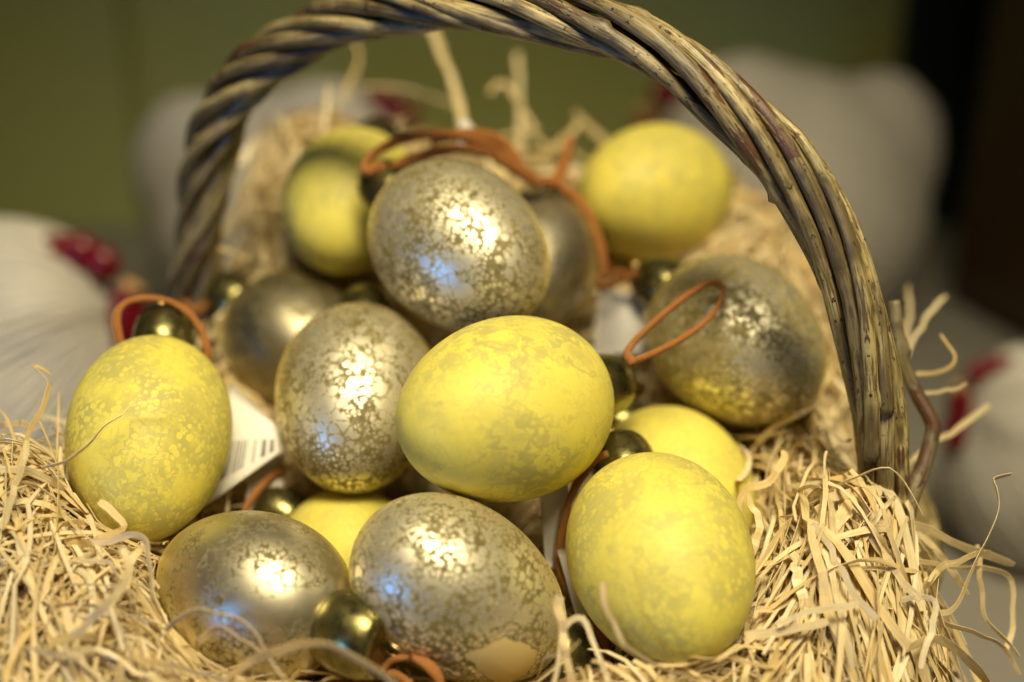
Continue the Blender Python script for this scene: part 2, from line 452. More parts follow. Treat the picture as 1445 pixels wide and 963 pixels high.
# ------------------------------------------------------------------ eggs
EGG_K = .09
EGGS = {}
def egg(key, px, py, d, Wd, Ln, cap, mat, label, capsize=1.0, kk=EGG_K):
    p = P(px, py, d)
    f = (p - CAM) / np.linalg.norm(p - CAM); r = np.cross(f, [0, 0, 1]); r /= np.linalg.norm(r); u = np.cross(r, f)
    a = r * cap[0] + u * cap[1] - f * cap[2]; a /= np.linalg.norm(a)
    q = Vector((0, 0, 1)).rotation_difference(Vector(a))
    o = empty('glass_egg', p, q)
    tag(o, label, 'egg ornament', 'glass egg ornaments piled in the basket')
    prof = []
    for i in range(65):
        th = math.pi * (1 - i / 64); tt = math.cos(th)
        prof.append((max(.004, Wd / 2 * math.sqrt(max(0, 1 - tt * tt)) * (1 + kk * tt)), tt * Ln / 2))
    V, F = lathe_geo(prof, 96)
    mk('shell', V, F, mat, o)
    z0 = Ln / 2
    if True:
        c = capsize
        cp = [(.80, -.34), (.98, -.22), (1.07, 0), (1.12, .35), (1.12, .75), (1.06, 1.1), (.96, 1.32), (.86, 1.44), (.70, 1.50), (.66, 1.47), (.3, 1.44), (.02, 1.44)]
        V, F = lathe_geo([(x * c, z0 + y * c) for x, y in cp], 48)
        cobj = mk('cap', V, F, M['cap'], o)
        ring = [(0.45 * c * math.cos(t), .06 * math.sin(2 * t), z0 + 1.42 * c + .38 * c + .45 * c * math.sin(t)) for t in np.linspace(0, 2 * np.pi, 33)]
        V, F, uv = tube_geo(ring, .05, 8)
        mk('ring', V, F, M['gold'], cobj)
    EGGS[key] = dict(o=o, p=p, a=a, W=Wd, L=Ln, q=q)
    return o
def to_local(key, pts):
    e = EGGS[key]; R3 = np.array(e['q'].to_matrix())
    return (np.asarray(pts, float) - e['p']) @ R3
def cord(key, pts, rad=.16, flat=.7, n=70):
    rv = rad * (1 + np.interp(np.arange(n), np.linspace(0, n - 1, 16), rng.normal(0, .11, 16)))
    V, F, uv = tube_geo(to_local(key, spline([P(*q) for q in pts], n)), rv, 10, flat, lambda s_, th: 1 + .07 * np.sin(2 * th + s_ * 1.1) + .05 * np.sin(5 * th + s_ * 7))
    return mk('cord', V, F, M['cord'], EGGS[key]['o'], uv)
def paper(key, corners, bar=False, curl=.0):
    """corners: four (px,py,d), order u0v0,u1v0,u1v1,u0v1"""
    c = to_local(key, [P(*q) for q in corners])
    nrm = np.cross(c[1] - c[0], c[3] - c[0]); nrm /= np.linalg.norm(nrm)
    nu = nv = 10; V = []; UV = []
    for side in (0, 1):
        for j in range(nv + 1):
            for i in range(nu + 1):
                u, v = i / nu, j / nv
                q = (1 - u) * (1 - v) * c[0] + u * (1 - v) * c[1] + u * v * c[2] + (1 - u) * v * c[3]
                V.append(q + nrm * (curl * math.sin(math.pi * u) * .5 + curl * .3 * math.sin(3 * v) + (.02 if side else -.02))); UV.append((u, v))
    F = []; n1 = nu + 1; k = n1 * (nv + 1)
    for j in range(nv):
        for i in range(nu):
            a = j * n1 + i
            F.append((a, a + 1, a + n1 + 1, a + n1)); F.append((k + a, k + a + n1, k + a + n1 + 1, k + a + 1))
    loop = [i for i in range(n1)] + [j * n1 + nu for j in range(1, nv + 1)] + [nv * n1 + i for i in range(nu - 1, -1, -1)] + [j * n1 for j in range(nv - 1, 0, -1)]
    for a, b in zip(loop, loop[1:] + loop[:1]): F.append((a, b, k + b, k + a))
    return mk('price_tag', V, F, M['tag_print' if bar else 'tag'], EGGS[key]['o'], UV)

def local_dir(px, py, d, Wd, Ln, cap, tx, ty):
    """point on an egg's surface seen at pixel tx,ty, in the egg's own axes"""
    p = P(px, py, d); f = (p - CAM) / np.linalg.norm(p - CAM); r = np.cross(f, [0, 0, 1]); r /= np.linalg.norm(r); u = np.cross(r, f)
    a = r * cap[0] + u * cap[1] - f * cap[2]; a /= np.linalg.norm(a)
    R3 = np.array(Vector((0, 0, 1)).rotation_difference(Vector(a)).to_matrix())
    D = P(tx, ty, 1) - CAM; D /= np.linalg.norm(D)
    o = (CAM - p) @ R3; dl = D @ R3
    for s in np.linspace(d - 6, d + 8, 4000):
        q = o + dl * s; t = q[2] / (Ln / 2)
        if abs(t) < 1 and math.hypot(q[0], q[1]) < Wd / 2 * math.sqrt(1 - t * t) * (1 - EGG_K * t): return q
    return None
s4 = (651, 836, 44.9, 5.4, 7.7, (.77, -.5, -.42))
poly = [(652, 922), (714, 897), (760, 918), (745, 950), (712, 965), (690, 958)]
pts = [local_dir(*s4, x, y) for x, y in poly]
pts = [q for q in pts if q is not None]
cen = sum(pts) / len(pts); planes = []
for a, b in zip(pts, pts[1:] + pts[:1]):
    nn = np.cross(b - a, cen); nn /= np.linalg.norm(nn)
    if nn @ (cen - a) > 0: nn = -nn
    planes.append((*nn, float(nn @ a)))

egg('Y1', 712, 579, 46.6, 6.05, 7.9, (.74, .18, -.64), yellow_material('yellow_glass_top', (3, 1, 7), .85, .75, .65, .12),
    'yellow mottled glass egg lying on its side on top, centre of the pile')
egg('Y2', 210, 619, 48.5, 5.5, 7.7, (.22, .80, -.56), yellow_material('yellow_glass_left', (13, 5, 2), .72, 1.25, .25, .95),
    'upright yellow speckled glass egg at the far left of the pile')
egg('Y3', 934, 791, 45.3, 5.85, 7.5, (-.34, .72, -.60), yellow_material('yellow_glass_front', (23, 8, 4), .72, 1.0, .35, .75),
    'large yellow mottled glass egg at the front right, lowest of the yellow ones')
egg('Y4', 494, 286, 58.5, 5.5, 6.9, (.3, .6, -.75), yellow_material('yellow_glass_back', (31, 2, 6), .7, .9, .6),
    'yellow glass egg at the back left, beside the top silver egg')
egg('Y5', 922, 274, 62, 6.05, 7.6, (.6, .1, -.75), yellow_material('yellow_glass_rear', (41, 7, 3), .7, .9, .55),
    'yellow glass egg at the back right under the handle arch')
egg('Y6', 957, 692, 51.7, 5.4, 6.8, (-.6, .6, -.5), yellow_material('yellow_glass_under', (51, 3, 9), .6, 1, .4),
    'half hidden yellow glass egg behind the large front right yellow egg')
egg('Y7', 512, 800, 50.6, 5.0, 6.4, (-.75, .55, -.3), yellow_material('yellow_glass_low', (61, 4, 1), .6, 1.3, .4),
    'mostly hidden yellow glass egg deep between the two front silver eggs', .9)
egg('S1', 650, 351, 52, 5.9, 7.7, (-.6, .5, -.6), silver_material('silver_glass_top', (5, 2, 3), -.03, 1.0),
    'silver mercury glass egg at the top of the pile')
egg('S2', 503, 563, 51.4, 5.85, 7.7, (.12, .72, -.68), silver_material('silver_glass_middle', (15, 9, 4), -.03, 1.1),
    'silver mercury glass egg standing left of the central yellow egg')
egg('S3', 357, 838, 45.6, 5.3, 7.0, (.72, -.39, .57), silver_material('silver_glass_front', (25, 3, 8), .10, 1.15, .30),
    'dark silver glass egg at front left with bronze cap facing right', 1.18)
egg('S4', *s4, silver_material('silver_glass_bottom', (38, 7, 2), -.03, 1.0, 0, planes),
    'silver mercury glass egg at bottom centre with a bare unsilvered patch', 1.0, -.09)
egg('S5', 1041, 483, 53.4, 6.0, 7.5, (-.7, .45, -.5), silver_material('silver_glass_right', (45, 1, 5), -.10, 1.1, 0, None, 1.7),
    'silver mercury glass egg at the right, beside the handle')
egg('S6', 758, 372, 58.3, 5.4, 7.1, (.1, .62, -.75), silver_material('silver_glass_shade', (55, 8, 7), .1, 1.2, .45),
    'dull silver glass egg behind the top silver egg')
egg('S7', 424, 490, 58.3, 5.7, 7.2, (-.6, .5, -.5), silver_material('silver_glass_rear_shade', (65, 5, 9), .1, 1.1, .7),  # shadow on this rear egg is mixed into its base colour
    'shaded silver glass egg behind the left middle silver egg')
egg('S8', 655, 680, 56, 4.9, 5.9, (.6, .2, -.7), silver_material('silver_glass_deep', (75, 2, 4), .05, 1.2, .2),
    'deeply buried silver glass egg just under the central yellow egg', .85)

# cords and price tags
cord('Y1', [(893, 512, 47.3), (885, 498, 48.2), (905, 472, 48.8), (950, 432, 49.6), (990, 404, 50.2), (1012, 400, 50.5), (1020, 412, 50.3), (1008, 440, 49.8), (975, 470, 49.0), (930, 495, 48.4), (895, 510, 47.6)], .15, .75)
cord('Y2', [(176, 505, 50.2), (168, 478, 49.9), (164, 446, 50.0), (178, 427, 50.3), (208, 421, 50.6), (240, 426, 50.8), (268, 444, 50.8), (286, 470, 50.7), (294, 500, 50.6), (290, 532, 51)], .17, .7)
cord('S1', [(535, 232, 53.6), (518, 243, 53.4), (514, 233, 53.6), (535, 212, 54.0), (575, 195, 54.6), (630, 190, 55.3), (690, 206, 55.8), (735, 236, 56.2), (765, 258, 56.8)], .21, .75)
cord('S1', [(535, 232, 53.6), (545, 242, 53.8), (580, 226, 54.2), (630, 212, 54.6), (680, 214, 55.4), (728, 240, 56.0), (762, 262, 56.6)], .21, .75)
cord('S1', [(610, 200, 55.2), (655, 188, 55.8), (700, 196, 56.2), (725, 218, 56.4), (742, 246, 56.6), (790, 262, 57)], .2, .75)
cord('S6', [(775, 262, 57.5), (790, 240, 57.8), (806, 196, 58.5), (800, 230, 58.2), (792, 262, 57.6), (815, 280, 57.4), (838, 318, 57.0), (850, 362, 56.6), (852, 396, 56.4)], .17, .75)
cord('S5', [(900, 385, 55.6), (882, 392, 55.6), (862, 402, 55.4), (846, 404, 55.2), (850, 390, 55.8), (880, 384, 55.8)], .17, .75)
cord('S3', [(541, 945, 43.4), (556, 931, 43.2), (585, 928, 42.9), (612, 946, 42.6), (622, 972, 42.6), (600, 985, 42.8), (570, 958, 43.0), (552, 950, 43.2), (556, 975, 43.2), (590, 1000, 43.2)], .18, .6)
cord('Y7', [(404, 664, 51.5), (388, 668, 51.3), (370, 686, 51.0), (350, 712, 50.6), (338, 740, 50.4)], .17, .7)
cord('Y3', [(858, 640, 47.6), (830, 660, 48.0), (806, 700, 48.0), (795, 745, 48.0), (790, 800, 48.0), (815, 850, 47.5), (850, 900, 46.6), (862, 960, 46)], .16, .7)
cord('S7', [(300, 420, 60), (275, 395, 60), (268, 410, 59.6), (288, 425, 59.6), (276, 440, 59.4), (258, 425, 59.4), (270, 402, 59.8), (300, 412, 60)], .20, .8)
paper('Y2', [(288, 716, 49.9), (402, 634, 50.6), (398, 606, 51.0), (326, 540, 51.2)], True, .05)
paper('S6', [(838, 505, 56.4), (908, 500, 55.8), (912, 418, 57.0), (846, 412, 57.2)], False, .5)
paper('Y1', [(770, 800, 48.6), (812, 806, 48.6), (800, 668, 48.4), (760, 672, 48.4)], False, .10)
paper('Y3', [(818, 890, 47.0), (866, 888, 47.0), (826, 770, 47.6), (786, 776, 47.6)], False, .15)
paper('S1', [(646, 210, 56.2), (676, 222, 56.2), (668, 180, 57.6), (648, 168, 57.8)], False, .2)
paper('Y7', [(345, 725, 51.2), (400, 718, 51.4), (402, 640, 51.8), (352, 655, 51.8)], False, .1)

# ------------------------------------------------------------------ wicker basket
BC = np.array([-1.0, 47.5])
basket = empty('wicker_basket', (BC[0], BC[1], 0))
tag(basket, 'woven willow basket with a twisted rod handle arching over the eggs', 'basket')
BL = np.array([BC[0], BC[1], 0.0])
def rod(name, pts, rad, parent, mat, sides=12, knots=0, taper=(1, 1), seed=0, flatcap=True):
    rr = random.Random(seed)
    pts = np.asarray(pts); n = len(pts)
    L = np.linalg.norm(np.diff(pts, axis=0), axis=1).sum()
    kn = [(rr.uniform(.05, .95) * L, rr.uniform(0, 6.28), rr.uniform(.2, .6), rr.uniform(.12, .25)) for _ in range(knots)]
    def lump(s, th):
        v = 1 + .02 * np.sin(3 * th + s * .7 + seed) + .03 * np.sin(s * 2.3 + seed * 1.7)
        for s0, a0, h, wd in kn:
            da = (th - a0 + np.pi) % (2 * np.pi) - np.pi
            asym = wd * (.55 if s > s0 else 1.6)
            v = v + h * np.exp(-((s - s0) / asym) ** 2) * np.exp(-(da / .75) ** 2) + .10 * np.exp(-((s - s0) / .12) ** 2)
        return v
    V, F, UV = tube_geo(pts, rad * np.linspace(taper[0], taper[1], n), sides, 1.0, lump)
    UV = UV + np.array([seed * 3.17, seed * 1.3])
    return mk(name, V - BL, F, mat, parent, UV)

# body: stakes and weavers
NST = 30
def brad(z): return 12.6 + 3.7 * (z / 15.0) ** .8
V, F = lathe_geo([(.05, .25), (12.4, .25), (12.6, .6), (12.4, 1.0), (.05, 1.0)], 48)
body = mk('body', V, F, M['bark_dark'], basket)
for k in range(NST):
    a = 2 * math.pi * k / NST
    zz = np.linspace(.6, 15.4, 14)
    pts = np.stack([BC[0] + brad(zz) * math.cos(a), BC[1] + brad(zz) * math.sin(a), zz], 1)
    rod('stake', pts, .27, body, M['bark'], 8, 1, seed=k + 300)
for j in range(22):
    z = .95 + .66 * j; sg = 1 if j % 2 else -1
    aa = np.linspace(0, 2 * np.pi, NST * 6 + 1)
    r = brad(z) + sg * .36 * np.cos(aa * NST / 2)
    pts = np.stack([BC[0] + r * np.cos(aa), BC[1] + r * np.sin(aa), z + .05 * np.sin(3 * aa + j)], 1)
    rod('weaver', pts, .29, body, M['bark' if j % 3 else 'bark_dark'], 7, 0, seed=j + 400)
for j in range(3):
    aa = np.linspace(0, 2 * np.pi, 241)
    tw = aa * 14 + j * 2.094
    r = brad(15.4) + .42 * np.cos(tw)
    pts = np.stack([BC[0] + r * np.cos(aa), BC[1] + r * np.sin(aa), 15.7 + .42 * np.sin(tw)], 1)
    rod('rim_rod', pts, .36, body, M['bark'], 8, 0, seed=j + 500)

# handle: rods twisted round the arch (a plane through the two feet)
A0 = np.array([13.1, 41.4]); A1 = np.array([-13.1, 55.0])
hn = np.array([A1[1] - A0[1], -(A1[0] - A0[0])]); hn /= np.linalg.norm(hn); hn = np.array([hn[0], hn[1], 0])
def on_plane(px, py):
    D = P(px, py, 1) - CAM
    s = ((np.array([A0[0], A0[1], 0]) - CAM) @ hn) / (D @ hn)
    return CAM + D * s
arch_px = [(240, 640), (258, 500), (270, 430), (279, 370), (285, 290), (299, 205), (330, 132), (376, 80), (455, 37), (560, 11), (700, 3), (820, 29), (940, 78), (1046, 166), (1134, 278), (1196, 400), (1232, 530), (1246, 640), (1250, 740), (1248, 860)]
arch = spline([on_plane(*q) for q in arch_px], 260)
T = np.gradient(arch, axis=0); T /= np.linalg.norm(T, axis=1)[:, None]
Bn = np.broadcast_to(hn, T.shape)
if (CAM - arch[130]) @ hn < 0: Bn = -Bn
Nn = np.cross(Bn, T)
if Nn[130][2] < 0: Nn = -Nn
sA = np.r_[0, np.cumsum(np.linalg.norm(np.diff(arch, axis=0), axis=1))]; LA = sA[-1]
f = sA / LA
rate = np.interp(f, [0, .12, .3, .42, .55, .68, .8, .9, 1], [.12, .42, .50, .45, .34, .27, .19, .10, .02])
twist = np.r_[0, np.cumsum(.5 * (rate[1:] + rate[:-1]) * np.diff(sA))]
twist = twist - np.interp(.8, f, twist)
handle_core = rod('handle', arch[4:-4], .30, basket, M['core_shade'], 10, 0, seed=90)
NR = 6
for k in range(NR):
    rr = random.Random(40 + k)
    ph0 = 2 * math.pi * k / NR + rr.uniform(-.10, .10) + .35
    rad = rr.uniform(.285, .325)
    w1, w2 = rr.uniform(.05, .12), rr.uniform(0, 6)
    phi = ph0 + twist + w1 * np.sin(sA * .22 + w2)
    rho = .66 + .06 * np.sin(sA * .31 + rr.uniform(0, 6)) + .03 * np.sin(sA * .9 + k)
    # rods fan out a little where they enter the basket
    rho = rho + .25 * np.clip((f - .90) / .1, 0, 1)
    pts = arch + (rho * np.cos(phi))[:, None] * Nn + (rho * np.sin(phi))[:, None] * Bn
    i0, i1 = 2 + rr.randint(0, 6), 258 - rr.randint(0, 6)
    rod('rod', pts[i0:i1], rad, handle_core, M['bark_mid' if k in (1, 3, 4) else 'bark'], 14, 7, (rr.uniform(.9, 1.1), rr.uniform(.85, 1.15)), seed=k + 1)
# thinner rods tucked along the outside, ending in cut tips
for k, (fa, fb, ph, rad, rho) in enumerate([(.02, .865, .25, .21, .93), (.66, .893, .62, .23, .97), (.30, .62, 1.0, .20, .95), (.05, .33, 1.75, .22, .95), (.12, .40, .2, .22, .93)]):
    ii = np.where((f > fa) & (f < fb))[0]
    phi = ph + (twist[ii] - np.interp((fa + fb) / 2, f, twist))
    rho = .5 + (rho - .5) * np.clip((sA[ii] - sA[ii[0]]) / 3.0, 0, 1)
    pts = arch[ii] + (rho * np.cos(phi))[:, None] * Nn[ii] + (rho * np.sin(phi))[:, None] * Bn[ii]
    rod('rod', pts, rad, handle_core, M['bark'], 12, 4, (.8, 1.1), seed=60 + k)
bent = spline([P(1262, 425, 49.4), P(1272, 500, 49.3), P(1292, 552, 49.2), P(1313, 590, 49.0), P(1316, 612, 48.9), P(1304, 655, 48.7), P(1286, 700, 48.5), P(1274, 750, 48.3), P(1266, 820, 48.2)], 90)
rod('rod', bent, .27, handle_core, M['bark_dark'], 12, 4, (.75, 1.25), seed=77)

# ------------------------------------------------------------------ wood wool bed
ctl = []
for px, py, d in [(60, 700, 46.2), (0, 963, 42.2), (200, 935, 42.6), (400, 990, 42.6), (100, 830, 44.4), (30, 640, 49.5), (-80, 700, 46), (-60, 850, 44),
                  (185, 815, 45), (320, 985, 43.8), (700, 1005, 42.6), (850, 965, 43.0), (1000, 965, 43.4), (1150, 935, 44.4), (1110, 780, 46.6), (1170, 710, 48.6), (1235, 715, 47.4), (1195, 700, 48), (1280, 790, 47.2), (1290, 870, 46.2),
                  (1090, 650, 52), (1140, 570, 55.5), (1190, 560, 56), (1180, 470, 59.5), (1080, 330, 64), (1040, 300, 65), (1130, 350, 63.5), (900, 285, 66.5), (800, 268, 66.5), (700, 268, 66.5), (600, 255, 66.5),
                  (450, 225, 66), (385, 235, 65), (350, 325, 63), (330, 420, 60), (310, 560, 54), (260, 530, 55)]:
    ctl.append(P(px, py, d))
for q in [(0, 42, 15), (-5, 42, 13), (5, 42, 14.2), (-3, 48, 13.5), (3, 50, 16.5), (8, 50, 17.6), (-7, 52, 16), (0, 57, 19), (6, 58, 20.2), (-6, 57, 21.4), (0, 37, 14.2), (5, 37, 15), (-8, 38, 14.2), (-12, 42, 16.6),
          (18.5, 40, 9), (17.5, 46, 9), (17, 52, 12), (16, 60, 14), (0, 69, 15), (-10, 70, 16), (10, 69, 14), (-24, 42, 11), (-22, 52, 14), (-20, 62, 15), (0, 28, 12), (-13, 28, 12), (10, 29.5, 11), (17, 34, 8)]:
    ctl.append(np.array(q, float))
ctl = np.array(ctl)
def kern(a, b): return np.sqrt(((a[:, None] - b[None]) ** 2).sum(-1) + .8)
Kc = kern(ctl[:, :2], ctl[:, :2]); n_ = len(ctl)
A_ = np.zeros((n_ + 3, n_ + 3)); A_[:n_, :n_] = Kc - .25 * np.eye(n_); A_[:n_, n_] = 1; A_[:n_, n_ + 1:] = ctl[:, :2]; A_[n_, :n_] = 1; A_[n_ + 1:, :n_] = ctl[:, :2].T
sol = np.linalg.solve(A_, np.r_[ctl[:, 2], 0, 0, 0])
def heap(xy):
    xy = np.atleast_2d(xy)
    return kern(xy, ctl[:, :2]) @ sol[:n_] + sol[n_] + xy @ sol[n_ + 1:]

bed = empty('wood_wool_bed', (-1, 47, 10))
tag(bed, 'pale curly wood wool shavings heaped in the basket under the eggs', 'wood wool')
BO = np.array([-1, 47, 10.0])
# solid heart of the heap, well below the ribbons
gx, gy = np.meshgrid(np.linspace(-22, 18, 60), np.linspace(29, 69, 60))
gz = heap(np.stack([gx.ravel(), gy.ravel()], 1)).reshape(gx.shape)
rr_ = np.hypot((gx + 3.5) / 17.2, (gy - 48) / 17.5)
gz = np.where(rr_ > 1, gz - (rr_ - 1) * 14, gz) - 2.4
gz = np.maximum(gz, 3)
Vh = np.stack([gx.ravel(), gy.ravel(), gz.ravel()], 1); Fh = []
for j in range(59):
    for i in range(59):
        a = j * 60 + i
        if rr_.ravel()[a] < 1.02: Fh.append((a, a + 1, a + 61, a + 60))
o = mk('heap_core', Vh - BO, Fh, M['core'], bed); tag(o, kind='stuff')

eggP = np.array([e['p'] for e in EGGS.values()]); eggA = np.array([e['a'] for e in EGGS.values()])
eggW = np.array([e['W'] for e in EGGS.values()]); eggL = np.array([e['L'] for e in EGGS.values()])
def push_out(q, margin=.06):
    """move points that lie inside an egg to its surface; returns points and the greatest depth"""
    worst = np.zeros(len(q))
    for p, a, Wd, Ln in zip(eggP, eggA, eggW, eggL):
        v = q - p; ta = v @ a; perp = v - np.outer(ta, a)
        k = np.sqrt((ta / (Ln / 2 + margin)) ** 2 + ((perp ** 2).sum(1)) / (Wd / 2 * 1.02 + margin) ** 2)
        ins = k < 1
        worst = np.maximum(worst, np.where(ins, (1 - k) * Wd / 2, 0))
        kk = np.where(ins, 1 / np.maximum(k, .05), 1)
        q = p + v * kk[:, None]
    return q, worst
def covers(q):
    """share of the ribbon that would lie across the face of an egg behind it"""
    n = np.zeros(len(q), bool)
    for p, a, Wd, Ln in zip(eggP, eggA, eggW, eggL):
        def sq(v): return v + np.outer(v @ a, a) * (Wd / Ln - 1)
        o = sq((CAM - p)[None])[0] / (Wd / 2); D = sq(q - CAM); D /= np.linalg.norm(D, axis=1)[:, None]
        t = -(D @ o); near = np.linalg.norm(o + D * t[:, None], axis=1)
        n |= (near < .93) & ((q - CAM) @ FW < (p - CAM) @ FW - .3)
    return n.mean()
def ribbon_geo(q, width, roll, twist_rate, thick=.022):
    n = len(q); T, N, B = frames(q)
    s = np.r_[0, np.cumsum(np.linalg.norm(np.diff(q, axis=0), axis=1))]
    an = roll + twist_rate * s
    Wv = np.cos(an)[:, None] * N + np.sin(an)[:, None] * B; Hv = np.cross(T, Wv)
    wd = width * np.ones(n); wd = wd * (1 + .13 * np.sin(s * rng.uniform(.8, 2.2) + rng.uniform(0, 6))); wd[0] *= .8; wd[-1] *= .7
    hw = Wv * (wd / 2)[:, None]; hh = Hv * thick / 2
    V = np.stack([q - hw - hh, q + hw - hh, q + hw + hh, q - hw + hh], 1).reshape(-1, 3)
    uv = np.stack([np.repeat(s, 4), np.tile([0, width, width, 0], n)], 1)
    i = np.arange(n - 1) * 4
    F = np.concatenate([np.stack([i + a, i + b, i + 4 + b, i + 4 + a], 1) for a, b in ((0, 1), (1, 2), (2, 3), (3, 0))])
    F = np.vstack([F, [[3, 2, 1, 0]], [[4 * n - 4, 4 * n - 3, 4 * n - 2, 4 * n - 1]]])
    return V, F, uv
def up_roll(q, flatness):
    """roll angle that lays the ribbon's face upwards, plus scatter"""
    T, N, B = frames(q[:3])
    side = np.cross(T[0], [0, 0, 1]); nn = np.linalg.norm(side)
    if nn < 1e-3: return rng.uniform(0, 6.28)
    side /= nn
    return math.atan2(side @ B[0], side @ N[0]) + rng.normal(0, flatness)

def grow(x, y, e, flow, spread, length, arch_h):
    n = int(rng.integers(14, 22)); ds = length / n
    th = flow + rng.normal(0, spread); curv = rng.normal(0, .05); pts = []
    kink = set(rng.integers(1, n, size=rng.integers(0, 3)).tolist())
    for i in range(n):
        pts.append((x, y)); th += curv * .8 + rng.normal(0, .025)
        if i in kink: th += rng.normal(0, .7)
        x += math.cos(th) * ds; y += math.sin(th) * ds
    xy = np.array(pts); t = np.linspace(0, 1, n)
    z = heap(xy) + e + arch_h * np.sin(np.pi * t) + rng.normal(0, .7) * (t - .5)
    zk = rng.normal(0, .26, 5); z = z + np.interp(t, np.linspace(0, 1, 5), zk)
    if rng.random() < (.28 if y < 56 else .6): z = z + np.clip(t - .55, 0, 1) * rng.uniform(1, 4.5)      # an end that sticks up
    return np.column_stack([xy, z])

def proj(q):
    v = q - CAM; d = v @ FW
    return 722.5 + (v @ RT) / d / K36, 481.5 - (v @ UP) / d / K36, d

# seeds: (polygon centre x, y, sx, sy, count, flow direction, spread, layer lo, hi)
zones = [
    (-15.0, 39.0, 3.2, 3.2, 1050, -1.2, 1.2, -1.7, .8),      # front left heap
    (-11.0, 34.8, 3.8, 1.7, 620, 0.1, 1.0, -1.6, .7),         # bottom left
    (-3.0, 32.6, 4.0, 1.0, 260, 0.2, .9, -1.5, .1),          # bottom centre
    (6.5, 34.5, 4.0, 1.6, 520, -.5, .9, -1.5, .4),           # bottom right
    (10.4, 39.8, 2.4, 3.3, 640, -1.15, .5, -1.7, .8),      # right of the front yellow egg
    (12.4, 38.8, 1.5, 2.8, 230, -1.1, .6, -1.6, .5),          # spilling over the right rim
    (11.0, 49.0, 2.2, 5.0, 760, -1.3, 1.3, -1.3, 1.0),        # inside right
    (9.5, 58.5, 3.0, 3.6, 700, 1.0, 1.6, -1.2, 1.3),         # back right
    (0.0, 62.5, 7.0, 1.8, 460, .4, 1.6, -1.3, 1.0),           # back
    (-9.8, 59.0, 2.6, 4.0, 1000, 1.4, 1.4, -1.2, 1.8),       # back left
    (-11.6, 51.5, 1.8, 3.6, 300, 1.2, 1.3, -1.6, .1),        # left side
    (-3.0, 45.0, 6.5, 6.0, 420, 0, 2.0, -1.2, .0),           # gaps between the eggs
]
VV, FF, UU = [], [], []; base = 0; singles = []
for zi, (cx, cy, sx, sy, cnt, flow, spread, lo, hi) in enumerate(zones):
    for _ in range(cnt):
        x = cx + rng.normal(0, sx * .72); y = cy + rng.normal(0, sy * .72)
        e = lo + (hi - lo) * rng.random() ** .8
        q = grow(x, y, e, flow, spread, rng.uniform(5.0, 13.0) if zi not in (0, 1) else rng.uniform(4, 11), max(0, rng.normal(.15, .35)))
        q, worst = push_out(q)
        if covers(q) > (.30 if rng.random() < .08 else .06): continue
        if worst.max() > .9 or (worst > .05).mean() > .45: continue
        if q[:, 2].min() < 1 or (q[:, 0] > rng.uniform(12.2, 16.8)).any() or ((q[:, 0] < -12.6) & (q[:, 1] > 48)).any(): continue
        wd = float(np.clip((.145 if zi not in (0, 1) else .115) * math.exp(rng.normal(0, .42)), .05, .40)); tw = rng.normal(0, .22)
        px, py, d = proj(q.mean(0)[None])
        g = ribbon_geo(q, wd, up_roll(q, .9), tw)
        if zi in (0, 1, 3, 4, 5) and e > hi - .62 * 1.0 and len(singles) < 400 and -40 < px[0] < 1490 and 480 < py[0] < 1010:
            singles.append((wd * len(q), g)); continue
        VV.append(g[0]); FF.append(g[1] + base); UU.append(g[2]); base += len(g[0])
random.shuffle(singles)
for k, (sz, g) in enumerate(singles):
    if k < 240:
        mk('ribbon', g[0] - BO, g[1], M['straw'], bed, g[2], smooth=False)
    else:
        VV.append(g[0]); FF.append(g[1] + base); UU.append(g[2]); base += len(g[0])
o = mk('ribbon_mass', np.vstack(VV) - BO, np.vstack(FF), M['straw'], bed, np.vstack(UU), smooth=False)
tag(o, kind='stuff')

